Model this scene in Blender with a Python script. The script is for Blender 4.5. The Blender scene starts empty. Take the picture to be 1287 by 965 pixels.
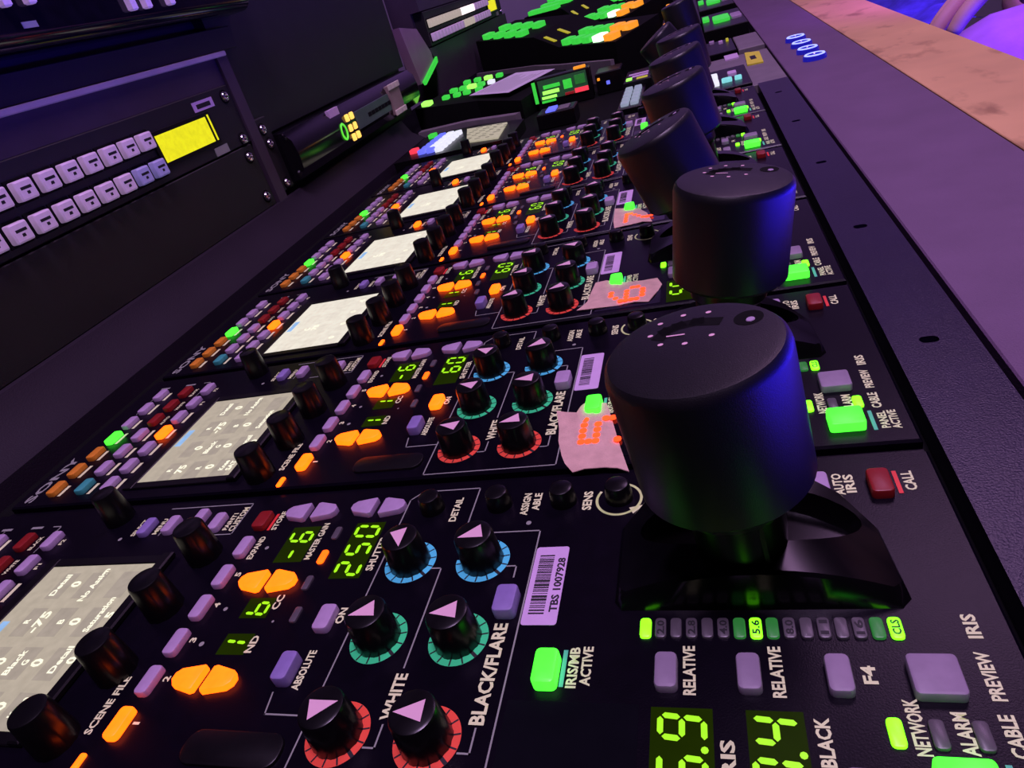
import bpy, bmesh, math, random
from mathutils import Vector, Matrix
random.seed(7)
SC = bpy.context.scene
COL = SC.collection
MM = 0.001

# ------------------------------------------------------------------ camera
cam_d = bpy.data.cameras.new('camera'); cam = bpy.data.objects.new('camera', cam_d); COL.objects.link(cam)
Rr = (0.94510475, 0.20109834, -0.25755869); Rd = (-0.110605, -0.54480359, -0.83123738); Rf = (-0.30747935, 0.81409367, -0.49265397)
cam.matrix_world = Matrix(((Rr[0], -Rd[0], -Rf[0], 0.26627890), (Rr[1], -Rd[1], -Rf[1], -0.05816372), (Rr[2], -Rd[2], -Rf[2], 0.12936446), (0, 0, 0, 1)))
cam_d.sensor_width = 36.0; cam_d.lens = 852.96 * 36.0 / 1287.0; cam_d.clip_start = 0.005; cam_d.clip_end = 50
SC.camera = cam
# ------------------------------------------------------------------ world, lamps, exposure
wd = bpy.data.worlds.new('dim_gallery'); SC.world = wd; wd.use_nodes = True
bg = wd.node_tree.nodes['Background']; bg.inputs[0].default_value = (0.35, 0.2, 0.7, 1); bg.inputs[1].default_value = 0.004
def lamp(name, typ, loc, target, col, power, **kw):
    d = bpy.data.lights.new(name, typ); d.color = col; d.energy = power
    for k, v in kw.items(): setattr(d, k, v)
    o = bpy.data.objects.new(name, d); COL.objects.link(o); o.location = loc
    o.rotation_euler = (Vector(target) - Vector(loc)).to_track_quat('-Z', 'Y').to_euler()
    return o
lamp('lilac_ceiling_light', 'AREA', (0.34, -0.05, 1.5), (0.1, 0.25, 0), (0.82, 0.53, 1.0), 18.0, shape='RECTANGLE', size=0.35, size_y=0.3)
lamp('lilac_far_light', 'AREA', (0.75, 1.3, 1.5), (0.25, 0.9, 0), (0.88, 0.48, 1.0), 7.0, shape='RECTANGLE', size=0.6, size_y=0.5)
lamp('blue_low_light', 'AREA', (0.78, 0.22, -0.075), (0.28, 0.20, 0.06), (0.022, 0.010, 1.0), 8.0, shape='RECTANGLE', size=0.9, size_y=0.08)
lamp('violet_spot_light', 'SPOT', (0.84, 0.62, 0.50), (0.61, 0.90, -0.05), (0.34, 0.018, 1.0), 34.0, spot_size=math.radians(40), spot_blend=0.8, shadow_soft_size=0.05)
lamp('purple_sheen_fill', 'AREA', (0.3, 3.3, 1.7), (0.3, 4.2, 0.8), (0.55, 0.26, 1.0), 20.0, shape='RECTANGLE', size=3.0, size_y=0.3)  # added fill; lights the unseen back wall for a grazing purple sheen
SC.view_settings.view_transform = 'Standard'; SC.view_settings.look = 'None'
SC.view_settings.exposure = 0.0; SC.view_settings.gamma = 1.0; SC.view_settings.use_curve_mapping = False

# ------------------------------------------------------------------ materials
MATS = {}
def mat(name, col, rough=0.5, var=0.12, scale=120.0, spec=0.5, bump=0.0, bscale=900.0, emit=None, estr=0.0, metal=0.0, coat=0.0, alpha=1.0):
    if name in MATS: return MATS[name]
    m = bpy.data.materials.new(name); m.use_nodes = True; MATS[name] = m
    nt = m.node_tree; N = nt.nodes; L = nt.links; b = N['Principled BSDF']
    tc = N.new('ShaderNodeTexCoord'); nz = N.new('ShaderNodeTexNoise'); nz.inputs['Scale'].default_value = scale; nz.inputs['Detail'].default_value = 3
    L.new(tc.outputs['Object'], nz.inputs['Vector'])
    rp = N.new('ShaderNodeValToRGB'); L.new(nz.outputs['Fac'], rp.inputs['Fac'])
    rp.color_ramp.elements[0].position = 0.3; rp.color_ramp.elements[1].position = 0.7
    lo = [max(0, c * (1 - var)) for c in col]; hi = [min(1, c * (1 + var)) for c in col]
    rp.color_ramp.elements[0].color = (*lo, 1); rp.color_ramp.elements[1].color = (*hi, 1)
    L.new(rp.outputs['Color'], b.inputs['Base Color'])
    b.inputs['Roughness'].default_value = rough; b.inputs['Specular IOR Level'].default_value = spec
    b.inputs['Metallic'].default_value = metal; b.inputs['Coat Weight'].default_value = coat; b.inputs['Alpha'].default_value = alpha
    if emit:
        b.inputs['Emission Color'].default_value = (*emit, 1)
        mr = N.new('ShaderNodeMapRange'); mr.inputs['To Min'].default_value = estr * 0.82; mr.inputs['To Max'].default_value = estr * 1.18
        L.new(nz.outputs['Fac'], mr.inputs['Value']); L.new(mr.outputs['Result'], b.inputs['Emission Strength'])
    if bump:
        n2 = N.new('ShaderNodeTexNoise'); n2.inputs['Scale'].default_value = bscale; n2.inputs['Detail'].default_value = 2
        L.new(tc.outputs['Object'], n2.inputs['Vector'])
        bp = N.new('ShaderNodeBump'); bp.inputs['Strength'].default_value = bump; bp.inputs['Distance'].default_value = 0.0004
        L.new(n2.outputs['Fac'], bp.inputs['Height']); L.new(bp.outputs['Normal'], b.inputs['Normal'])
    return m
def lit(name, col, s): return mat(name, [c * 0.12 for c in col], 0.4, 0.1, 300, emit=col, estr=s)
FACE = mat('black_painted_metal', (0.0030, 0.0018, 0.0056), 0.30, 0.15, 200, 0.16, 0.10, 2500)  # black, with a trace of the blue side light in the colour
BLACK = mat('black_plastic', (0.0045, 0.004, 0.005), 0.34, 0.2, 200, 0.3)
MATTE = mat('matte_black', (0.0025, 0.0025, 0.003), 0.8, 0.2, 150, 0.15)
HOUS = mat('black_housing_plastic', (0.0028, 0.0024, 0.0032), 0.17, 0.2, 200, 0.4)
GLOSS = mat('gloss_black', (0.006, 0.005, 0.008), 0.12, 0.2, 150, 0.5)
KNOB = mat('black_knob_rubber', (0.004, 0.0036, 0.0045), 0.28, 0.2, 300, 0.4)
CAP = mat('black_satin_cap', (0.0075, 0.007, 0.0085), 0.38, 0.1, 500, 0.5, 0.15, 4000)
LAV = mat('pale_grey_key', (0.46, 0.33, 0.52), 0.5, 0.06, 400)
KEYG = mat('dimmed_grey_key', (0.30, 0.235, 0.33), 0.5, 0.06, 400)  # greyer caps, with the light falloff put into their colour
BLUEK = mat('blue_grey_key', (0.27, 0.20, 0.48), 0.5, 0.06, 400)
ORK = mat('orange_key', (0.72, 0.26, 0.02), 0.45, 0.06, 400)
TEALK = mat('teal_key', (0.05, 0.36, 0.32), 0.45, 0.06, 400)
REDK = mat('dark_red_key', (0.26, 0.012, 0.012), 0.4, 0.06, 400)
REDP = mat('red_print', (0.85, 0.05, 0.04), 0.5, 0.05)
TEALP = mat('green_print', (0.10, 0.55, 0.38), 0.5, 0.05)
WHITEP = mat('cream_print', (0.84, 1.0, 0.47), 0.5, 0.05)
LINEP = mat('grey_line_print', (0.30, 0.33, 0.28), 0.5, 0.05)
PINKP = mat('pink_pointer', (0.88, 0.56, 0.66), 0.5, 0.05)
CYANR = mat('sky_blue_ring', (0.10, 0.75, 0.85), 0.45, 0.04)
GREENR = mat('mint_green_ring', (0.05, 0.85, 0.28), 0.45, 0.04)
REDR = mat('coral_red_ring', (0.95, 0.10, 0.05), 0.45, 0.04)
DIM = mat('unlit_lens', (0.10, 0.09, 0.10), 0.35, 0.1)
WINDOW = mat('smoked_window', (0.005, 0.005, 0.008), 0.15, 0.1)
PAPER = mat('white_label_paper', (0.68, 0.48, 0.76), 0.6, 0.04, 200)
INK = mat('black_ink', (0.01, 0.01, 0.012), 0.6, 0.1)
TAPE = mat('cream_masking_tape', (0.74, 0.50, 0.40), 0.8, 0.10, 260, 0.2, 0.5, 2600)
AMBER = lit('amber_lit_key', (1.0, 0.082, 0.002), 4.6)
AMBLED = lit('amber_led', (1.0, 0.075, 0.002), 3.6)
GRNKEY = lit('green_lit_key', (0.055, 1.0, 0.03), 2.2)
YGRN = lit('yellow_green_led', (0.15, 1.0, 0.008), 3.2)
SEG = lit('green_segments', (0.42, 1.0, 0.01), 0.95)
SEGWIN = mat('green_display_window', (0.005, 0.008, 0.0), 0.25, 0.1, spec=0.08, emit=(0.22, 0.50, 0.0), estr=0.035)
MIDTILE = lit('dim_green_tile', (0.10, 0.8, 0.14), 0.16)
DOTM = lit('orange_dot_matrix', (1.0, 0.045, 0.008), 3.2)
LCDA = lit('cream_screen', (1.0, 0.90, 0.66), 0.40)
LCDB = lit('bright_cream_screen', (1.0, 0.95, 0.78), 0.78)
LCDCELL = lit('grey_screen_cell', (1.0, 0.90, 0.68), 0.32)
LCDCELLB = lit('bright_grey_cell', (1.0, 0.94, 0.77), 0.745)
LCDTXT = lit('screen_text', (1.0, 0.97, 0.74), 1.05)
LCDBLUE = lit('screen_blue_tab', (0.36, 0.62, 1.0), 0.75)

# ------------------------------------------------------------------ mesh helpers (millimetres)
class B:
    def __init__(s): s.v = []; s.f = []; s.m = []
    def add(s, v, f, mi=0):
        o = len(s.v); s.v += [tuple(p) for p in v]; s.f += [tuple(i + o for i in q) for q in f]; s.m += [mi] * len(f); return s
    def box(s, x0, x1, y0, y1, z0, z1, mi=0, c=0.0):
        if c <= 0:
            return s.add([(x0,y0,z0),(x1,y0,z0),(x1,y1,z0),(x0,y1,z0),(x0,y0,z1),(x1,y0,z1),(x1,y1,z1),(x0,y1,z1)],
                         [(3,2,1,0),(4,5,6,7),(0,1,5,4),(1,2,6,5),(2,3,7,6),(3,0,4,7)], mi)
        L = lambda i, z: [(x0+i,y0+i,z),(x1-i,y0+i,z),(x1-i,y1-i,z),(x0+i,y1-i,z)]
        return s.loft([L(c, z0), L(0, z0+c), L(0, z1-c), L(c, z1)], True, True, mi)
    def loft(s, loops, cb=False, ct=True, mi=0):
        n = len(loops[0]); v = []; f = []
        for l in loops: v += l
        for k in range(len(loops)-1):
            for i in range(n):
                j = (i+1) % n; f.append((k*n+i, k*n+j, (k+1)*n+j, (k+1)*n+i))
        if cb: f.append(tuple(range(n-1, -1, -1)))
        if ct: f.append(tuple((len(loops)-1)*n + i for i in range(n)))
        return s.add(v, f, mi)
    def poly(s, pts, z, mi=0): return s.add([(a, b, z) for a, b in pts], [tuple(range(len(pts)))], mi)
    def line(s, pts, w, z, mi=0):
        for (a, b), (c, d) in zip(pts, pts[1:]):
            l = math.hypot(c-a, d-b); 
            if l == 0: continue
            nx, ny = -(d-b)/l*w/2, (c-a)/l*w/2; ex, ey = (c-a)/l*w/2, (d-b)/l*w/2
            s.add([(a-ex+nx, b-ey+ny, z), (a-ex-nx, b-ey-ny, z), (c+ex-nx, d+ey-ny, z), (c+ex+nx, d+ey+ny, z)], [(0,1,2,3)], mi)
        return s
    def lathe(s, prof, seg=24, c=(0,0,0), mi=0, cb=False, ct=True):
        return s.loft([[(c[0]+r*math.cos(2*math.pi*i/seg), c[1]+r*math.sin(2*math.pi*i/seg), c[2]+z) for i in range(seg)] for r, z in prof], cb, ct, mi)
    def text(s, st, uc, v0, v1, h, z, mi=0, plane='top'):
        tv, tf = glyphs(st); x0 = min(p[0] for p in tv); x1 = max(p[0] for p in tv)
        out = []
        for x, y in tv:
            a = v0 + (x-x0)/(x1-x0)*(v1-v0); yy = (y/0.70)*h
            out.append((uc + h/2 - yy, a, z) if plane == 'top' else (z, a, uc - h/2 + yy))
        return s.add(out, tf, mi)
    def mesh(s, name, mats, smooth=True):
        me = bpy.data.meshes.new(name); me.from_pydata([(a*MM, b*MM, c*MM) for a, b, c in s.v], [], s.f)
        for m in (mats if isinstance(mats, (list, tuple)) else [mats]): me.materials.append(m)
        me.polygons.foreach_set('material_index', s.m)
        if smooth:
            me.polygons.foreach_set('use_smooth', [True]*len(me.polygons)); me.set_sharp_from_angle(angle=math.radians(32))
        me.update(); return me
GL = {}
def glyphs(st):
    if st not in GL:
        c = bpy.data.curves.new('t', 'FONT'); c.body = st; c.size = 1.0; c.resolution_u = 2; c.offset = 0.032
        o = bpy.data.objects.new('t', c); COL.objects.link(o)
        bpy.context.view_layer.update()
        me = bpy.data.meshes.new_from_object(o.evaluated_get(bpy.context.evaluated_depsgraph_get()))
        GL[st] = ([(v.co.x, v.co.y) for v in me.vertices], [tuple(p.vertices) for p in me.polygons])
        bpy.data.objects.remove(o); bpy.data.curves.remove(c); bpy.data.meshes.remove(me)
    return GL[st]
def rr(w, h, r, n=3, cx=0, cy=0):
    out = []
    for sx, sy, a0 in ((1,1,0),(-1,1,90),(-1,-1,180),(1,-1,270)):
        for k in range(n+1):
            a = math.radians(a0 + 90*k/n); out.append((cx+sx*(w/2-r)+r*math.cos(a), cy+sy*(h/2-r)+r*math.sin(a)))
    return out
def inset(pts, d):
    n = len(pts); out = []
    for i in range(n):
        p, q, r = pts[i-1], pts[i], pts[(i+1) % n]
        e1 = Vector((q[0]-p[0], q[1]-p[1])).normalized(); e2 = Vector((r[0]-q[0], r[1]-q[1])).normalized()
        nn = (Vector((-e1.y, e1.x)) + Vector((-e2.y, e2.x))); nn = nn.normalized() if nn.length else nn
        out.append((q[0]+nn.x*d, q[1]+nn.y*d))
    return out
def up3(pts, z): return [(a, b, z) for a, b in pts]
def capkey(pts, h, z0=-0.3, bev=0.5):
    return B().loft([up3(pts, z0), up3(pts, h-bev), up3(inset(pts, bev*0.35), h-bev*0.3), up3(inset(pts, bev), h)], True, True)
CACHE = {}; SHAPES = {}
def cm(key, fn, mats):
    k = (key, tuple(m.name for m in (mats if isinstance(mats, (list, tuple)) else [mats])))
    fn = SHAPES.setdefault(key, fn)
    if k not in CACHE: CACHE[k] = fn().mesh(key.split('|')[0], mats)
    return CACHE[k]
def ob(name, me, parent=None, loc=(0,0,0), rot=(0,0,0), label=None, cat=None, group=None, kind=None):
    o = bpy.data.objects.new(name, me); COL.objects.link(o); o.parent = parent
    o.location = [c*MM for c in loc]; o.rotation_euler = rot
    if label: o['label'] = label
    if cat: o['category'] = cat
    if group: o['group'] = group
    if kind: o['kind'] = kind
    return o
def empty(name, loc, label, cat, group=None, rot=(0,0,0)): return ob(name, None, None, loc, rot, label, cat, group)

# seven segment digits; character x runs along +v, character top towards -u
SEGS = {'0':'abcdef','1':'bc','2':'abged','3':'abgcd','4':'fgbc','5':'afgcd','6':'afgedc','7':'abcf','8':'abcdefg','9':'abcdfg','-':'g','b':'fgedc',' ':''}
def digit(bb, ch, uc, vc, h, w, mi=0, z=0.1, t=None, dot=False):
    t = t or h*0.13; g = t*0.25; hx, hy = w/2, h/2
    def bar(x0, y0, x1, y1):
        l = math.hypot(x1-x0, y1-y0); dx, dy = (x1-x0)/l, (y1-y0)/l; nx, ny = -dy*t/2, dx*t/2
        a0 = (x0+dx*g, y0+dy*g); a1 = (x1-dx*g, y1-dy*g)
        P = [a0, (a0[0]+dx*t/2+nx, a0[1]+dy*t/2+ny), (a1[0]-dx*t/2+nx, a1[1]-dy*t/2+ny), a1, (a1[0]-dx*t/2-nx, a1[1]-dy*t/2-ny), (a0[0]+dx*t/2-nx, a0[1]+dy*t/2-ny)]
        P = [(x + y*0.09, y) for x, y in P]
        bb.add([(uc - y, vc + x, z) for x, y in P][::-1], [(0,1,2,3,4,5)], mi)
    D = {'a':(-hx,hy,hx,hy),'g':(-hx,0,hx,0),'d':(-hx,-hy,hx,-hy),'f':(-hx,0,-hx,hy),'b':(hx,0,hx,hy),'e':(-hx,-hy,-hx,0),'c':(hx,-hy,hx,0)}
    for s in SEGS[ch]: bar(*D[s])
    if dot: bb.poly([(uc+hy+t*0.6*math.cos(a*math.pi/4), vc+hx+t*1.3+t*0.6*math.sin(a*math.pi/4)) for a in range(8)], z, mi)

# ================================================================== STRUCTURE
PALEW = mat('pale_wall_paint', (0.5, 0.48, 0.5), 0.8, 0.06, 4)  # unseen back wall made pale to bounce the added purple fill
DARKW = mat('dark_wall_paint', (0.03, 0.025, 0.035), 0.8, 0.2, 4)
for nm, bx in (('floor', (-2000, 2600, -1500, 4200, -780, -760)), ('wall_left', (-2020, -2000, -1500, 4200, -760, 2000)), ('wall_right', (2600, 2620, -1500, 4200, -760, 2000)),
               ('wall_back', (-2000, 2600, 4200, 4220, -760, 2000)), ('ceiling', (-2000, 2600, -1500, 4200, 2000, 2020))):
    ob(nm, B().box(*bx).mesh(nm, PALEW if nm == 'wall_back' else DARKW), kind='structure')
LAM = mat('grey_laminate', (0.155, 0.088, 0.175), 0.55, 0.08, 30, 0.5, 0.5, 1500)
RAIL = mat('dark_rail_blue_cast', (0.009, 0.005, 0.028), 0.30, 0.12, 60, 0.4, 0.3, 1800)  # blue of the side light put into the rail colour
WOOD = mat('blond_wood', (0.74, 0.44, 0.20), 0.5, 0.12, 14, 0.4)
def woodnodes(m):
    nt = m.node_tree; N = nt.nodes; L = nt.links; b = N['Principled BSDF']; src = b.inputs['Base Color'].links[0].from_socket
    tc = N.new('ShaderNodeTexCoord'); mp = N.new('ShaderNodeMapping'); mp.inputs['Scale'].default_value = (42, 20, 20); L.new(tc.outputs['Object'], mp.inputs['Vector'])
    nz = N.new('ShaderNodeTexNoise'); nz.inputs['Scale'].default_value = 1.0; nz.inputs['Detail'].default_value = 4; L.new(mp.outputs['Vector'], nz.inputs['Vector'])
    rp = N.new('ShaderNodeValToRGB'); rp.color_ramp.elements[0].position = 0.56; rp.color_ramp.elements[1].position = 0.70
    rp.color_ramp.elements[0].color = (1,1,1,1); rp.color_ramp.elements[1].color = (0.42,0.36,0.34,1); L.new(nz.outputs['Fac'], rp.inputs['Fac'])
    mx = N.new('ShaderNodeMix'); mx.data_type = 'RGBA'; mx.blend_type = 'MULTIPLY'; mx.inputs['Factor'].default_value = 0.75
    L.new(src, mx.inputs[6]); L.new(rp.outputs['Color'], mx.inputs[7]); L.new(mx.outputs[2], b.inputs['Base Color'])
woodnodes(WOOD)
Y0, Y1 = -120, 1900
ob('console_base', B().box(-200, 470, Y0, Y1, -60, -9).mesh('console_base', MATTE), kind='structure')
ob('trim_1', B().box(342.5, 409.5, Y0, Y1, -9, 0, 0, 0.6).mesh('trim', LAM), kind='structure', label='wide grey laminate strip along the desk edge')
ob('trim_2', B().box(410, 470.5, Y0, Y1, -30, 0.2, 0, 0.4).mesh('trim', WOOD), kind='structure', label='scuffed blond wooden ledge at the outer edge of the desk')
ob('console_legs', B().box(-180, -120, 100, 160, -760, -60).box(380, 440, 100, 160, -760, -60).box(-180, -120, 1500, 1560, -760, -60).box(380, 440, 1500, 1560, -760, -60).mesh('legs', MATTE), kind='structure')

# mounting rail with slotted holes
rail = empty('mounting_rail', (0, 0, -9), 'dark blue-lit metal rail with slotted holes right of the control panels', 'rail')
hy = [51.5 + 101.6*i for i in range(0, 6)]
def railmesh():
    b = B(); ys = [-100] + [c for y in hy for c in (y-2.0, y+2.0)] + [612]
    b.box(316, 340, -100, 612, 0, 5.4)
    for i in range(len(ys)-1):
        a, c = ys[i], ys[i+1]
        if i % 2 == 0: b.box(316, 340, a, c, 5.4, 9.0)
        else:
            m = (a+c)/2
            for sx, xe, x0 in ((-1, 316, 326.0), (1, 340, 328.4)):      # rounded ends of the slot
                P = [(xe, a), (x0+sx*0.0, a)] + [(x0 + sx*1.6*math.sin(t*math.pi/8), m - 2.0*math.cos(t*math.pi/8)) for t in range(9)] + [(xe, c)]
                P = [(xe, a)] + [(x0 + sx*1.6*math.sin(t*math.pi/8), m - 2.0*math.cos(t*math.pi/8)) for t in range(9)] + [(xe, c)]
                if sx > 0: P = P[::-1]
                P = P[::-1]
                b.loft([up3(P, 5.4), up3(P, 9.0)], False, True)
    return b
rm = railmesh().mesh('rail_bar', RAIL, False); bm = bmesh.new(); bm.from_mesh(rm); bmesh.ops.recalc_face_normals(bm, faces=bm.faces); bm.to_mesh(rm); bm.free()
ob('rail_bar', rm, rail)
for y in hy: ob('slot_floor', cm('slot_floor', lambda: B().box(-2.9, 2.9, -2.0, 2.0, 5.0, 5.5), MATTE), rail, (327.2, y, 0))

# left slope of the console towards the rack
SLOPE = mat('grey_console_paint', (0.011, 0.006, 0.014), 0.6, 0.12, 25, 0.25, 0.3, 1200)
sl = B(); prof = [(-75, 27), (-73, 26), (-64, 10), (-50, 1), (-49, -9), (-75, -9)]
sl.loft([[(a, Y0, b) for a, b in prof], [(a, 745, b) for a, b in prof]], True, True)
ob('trim_3', sl.mesh('trim', SLOPE), kind='structure', label='sloping grey console trim below the equipment rack')

# ================================================================== CAMERA CONTROL PANELS
U0, U1, V0, V1 = -25.5, 312.5, 0.6, 98.4
KEYP = rr(4.6, 8.4, 1.3)
def kshape(w, h, r=1.2): return rr(w, h, r)
def dkey(sign):   # half-lens shaped up/down key; sign -1 narrow end to -u
    P = [(3.6, 3.75), (-3.0, 2.5), (-4.4, 1.1), (-4.5, -0.8), (-3.2, -2.4), (2.6, -3.75), (3.7, -3.3), (4.1, 3.2)] if sign < 0 else [(-3.6, -3.75), (3.0, -2.5), (4.4, -1.1), (4.5, 0.8), (3.2, 2.4), (-2.6, 3.75), (-3.7, 3.3), (-4.1, -3.2)]
    return P
ROWV = [10.2 + 11.75*i for i in range(7)]
LEFTK = []
for i in range(7):
    LEFTK.append((-8.0, ROWV[i], 'OOOGLLL'[i])); LEFTK.append((7.7, ROWV[i], 'TLLLRRR'[i])); LEFTK.append((21.5, ROWV[i], 'LLLALLL'[i]))
MK = {'O': ORK, 'L': LAV, 'T': TEALK, 'R': REDK, 'G': GRNKEY, 'A': AMBER, 'B': BLUEK}
RINGS = [(174.4, 65.2, CYANR), (174.4, 40.0, GREENR), (174.4, 14.8, REDR), (196.4, 65.0, CYANR), (196.4, 39.8, GREENR), (196.4, 14.6, REDR)]

def legend():
    b = B(); z = 0.09
    T = lambda s, u, v0, v1, h=2.2: b.text(s, u, v0, v1, h, z, 0)
    for a in (('DETAIL',182.4,80.8,91.2),('ASSIGN',204.6,81.8,91.2),('ABLE',207.9,83.6,91.0),('SENS',223.2,82.6,90.4,2.5),('AUTO',289.0,83.0,91.2),('IRIS',291.7,83.6,90.6),
              ('CALL',305.2,83.4,90.6,2.4),('MASTER GAIN',138.4,67.6,83.0,2.0),('SHUTTER',161.9,62.4,76.0,2.2),('CC',137.4,49.0,54.2,2.2),('ND',137.1,35.0,40.4,2.2),
              ('ON',160.4,44.2,49.4,2.2),('ABSOLUTE',157.3,24.8,36.0,2.1),('WHITE',184.9,18.4,30.0,3.0),('BLACK/FLARE',206.6,18.2,44.2,3.3),('RELATIVE',251.0,26.6,38.2,2.4),
              ('RELATIVE',268.2,26.6,38.2,2.4),('F4',285.0,30.0,34.0,2.4),('PREVIEW',305.2,27.2,37.4,2.3),('IRIS',305.5,40.4,46.2,2.4),('IRIS/MB',226.0,27.4,37.6),('ACTIVE',229.0,28.0,37.8),
              ('NETWORK',290.6,16.4,27.2,2.4),('ALARM',297.8,16.8,24.8,2.4),('CABLE',305.0,16.8,24.6,2.4),('PANEL',305.2,7.0,15.0,2.1),('ACTIVE',307.9,6.4,15.2,2.1),('SCENE FILE',103.4,11.0,27.2,2.3),
              ('EXPAND',116.6,68.6,78.4,2.0),('CUSTOM',100.8,81.8,93.4,2.2),('PAINT1',97.9,82.4,90.6,1.8),('SELECT',58.0,81.8,90.2,1.8),('MENU',67.6,82.2,90.0,1.8),('STORE',118.4,81.2,90.0,1.9),
              ('IRIS',257.8,9.4,17.6,2.5),('MASTER BLACK',274.9,1.8,22.8,2.5)): T(*a)
    for n, v in zip('12345', (14.2, 26.0, 38.0, 50.0, 61.6)): T(n, 116.6, v, v+(0.7 if n == '1' else 1.7), 1.9)
    for i in (5, 6):
        T('BLACK' if i == 6 else 'WHITE', 12.2, ROWV[i]-3.4, ROWV[i]+3.6, 1.7); T('F%d' % (i-4), 25.6, ROWV[i]-1.4, ROWV[i]+1.4, 1.6)
    T('AUTO', 12.2, ROWV[4]-3.4, ROWV[4]+3.4, 1.7)
    for i in range(7):   # worn captions too small to read
        for u in (-4.0, 12.2, 25.6):
            if (u == 12.2 and i in (4, 5, 6)) or (u == 25.6 and i in (5, 6)): continue
            b.line([(u, ROWV[i]-3.1), (u, ROWV[i]+(3.2 if (i*3+int(u)) % 2 else 1.8))], 1.7, z, 0)
    b.text('SONY', -19.0, 3.2, 33.5, 4.4, z, 1)
    L = lambda p, w=0.42: b.line(p, w, z*0.8, 1)
    L([(188,76.2),(188,95.2),(168.5,95.2),(165,91.6),(165,2.0),(211,2.0),(211,75.4),(193,75.4)])
    L([(151.7,24.0),(152.6,18.5),(164.6,18.5)]); L([(181.8,62.6),(184.7,62.6),(184.7,31.6)]); L([(184.7,17.2),(184.7,12.0),(182.0,12.0)])
    L([(203.8,62.6),(206.6,62.6),(206.6,58.8)]); L([(206.8,17.4),(206.8,12.0),(204.2,12.0)])
    L([(66,95.2),(102.2,95.2),(102.2,80.4),(80,80.4)]); L([(70.2,81.6),(70.2,90.8)], 0.35)
    L([(12.6,89.5),(16.6,89.5),(16.6,87.0)], 0.5); L([(1.6,89.4),(6.4,89.4)], 1.2); L([(-14.4,89.2),(-10.0,89.2)], 1.2)
    L([(16.2,76.0),(16.2,87.0)], 0.35); L([(-12.4,66.0),(-12.4,88.0)], 0.35)
    for cx, cy, r in ((207.0,78.6,0.8),(53.6,80.6,0.8),(120.4,37.6,0.8),(120.6,49.4,0.7),(120.8,73.2,0.7),(139.5,45.0,0.4)):
        b.poly([(cx+r*math.cos(k*math.pi/5), cy+r*math.sin(k*math.pi/5)) for k in range(10)], z, 1)
    # circular arrow round the trim pot
    arc = [(232.3+6.3*math.cos(a), 86.4+6.3*math.sin(a)) for a in [math.radians(150+ (430-150)*k/36) for k in range(37)]]
    b.line(arc, 0.75, z, 0); b.poly([(236.6,80.2),(239.8,83.6),(235.4,82.6)], z, 0)
    b.line([(239.6,90.6),(240.4,90.0)], 1.4, z, 0); b.line([(241.6,82.6),(242.2,82.0)], 1.4, z, 0)
    return b
def ringmesh():
    b = B(); n = 40
    A = [math.radians(178 + (460-178)*k/n) for k in range(n+1)]
    for k in range(n):
        a, c = A[k], A[k+1]
        b.add([(7.7*math.cos(a),7.7*math.sin(a),0.08),(7.7*math.cos(c),7.7*math.sin(c),0.08),(5.0*math.cos(c),5.0*math.sin(c),0.08),(5.0*math.cos(a),5.0*math.sin(a),0.08)], [(0,1,2,3)], 0)
    for k in range(11):
        a = math.radians(190 + 26*k); w = 0.9 if k == 5 else 0.4
        b.line([(5.6*math.cos(a), 5.6*math.sin(a)), (7.4*math.cos(a), 7.4*math.sin(a))], w, 0.12, 1)
    return b
def gripknob(r0, r1, h, flutes=0, seg=36):
    b = B(); loops = []
    for r, z in ((r0*1.02, 0), (r0, h*0.25), (r1, h-0.9), (r1-0.3, h-0.25), (r1-0.9, h)):
        l = []
        for i in range(seg):
            f = 0.22 if (flutes and i % 3 == 0 and z < h*0.8) else 0
            l.append(((r-f)*math.cos(2*math.pi*i/seg), (r-f)*math.sin(2*math.pi*i/seg), z))
        loops.append(l)
    return b.loft(loops, True, True)
def pointer(h):
    return B().add([(4.2,0,h+0.05),(-2.6,2.5,h+0.05),(-2.6,-2.5,h+0.05)], [(0,1,2)])
def housing():
    b = B(); n = 56; cu, cv = 265.4, 66.5
    out = [(235.6,47.6),(294.8,47.6),(296.9,50.0),(295.0,68.0),(288.6,79.0),(279.5,86.0),(251.5,86.0),(240.0,81.4),(233.9,73.4),(233.9,50.0)]
    per = []
    for i in range(len(out)):
        a, c = out[i], out[(i+1) % len(out)]; m = max(1, round(math.hypot(c[0]-a[0], c[1]-a[1])/4))
        per += [(a[0]+(c[0]-a[0])*k/m, a[1]+(c[1]-a[1])*k/m) for k in range(m)]
    H = lambda u: 2.2 + 7.6*max(0, 1-((u-cu)/31.5)**2)
    def ell(p):
        a = math.atan2((p[1]-cv)/19.5, (p[0]-cu)/31); return (cu+25.5*math.cos(a), cv+2.0+9.6*math.sin(a))
    l0 = [(x, y, -0.2) for x, y in per]
    tp = [(cu+(x-cu)*0.975, cv+(y-cv)*0.90) for x, y in per]
    l1 = [(x, y, H(x)-0.7) for x, y in tp]; tp2 = [(cu+(x-cu)*0.955, cv+(y-cv)*0.86) for x, y in per]
    l2 = [(x, y, H(x)) for x, y in tp2]
    i1 = [ell(p) for p in per]; l3 = [(x, y, H(x)-0.3) for x, y in i1]; l4 = [(x, y, H(x)-1.0) for x, y in i1]
    l5 = [(cu+(x-cu)*0.9, cv+2+(y-cv-2)*0.8, max(0.4, H(x)-6.0)) for x, y in i1]
    return b.loft([l0, l1, l2, l3, l4, l5], False, True)
def joycap():
    b = B(); return b.lathe([(14.5,28.6),(17.6,28.0),(18.6,29.2),(18.5,58.4),(18.1,60.0),(17.3,60.9),(15.8,61.2)], 56, cb=True, ct=True)
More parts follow.
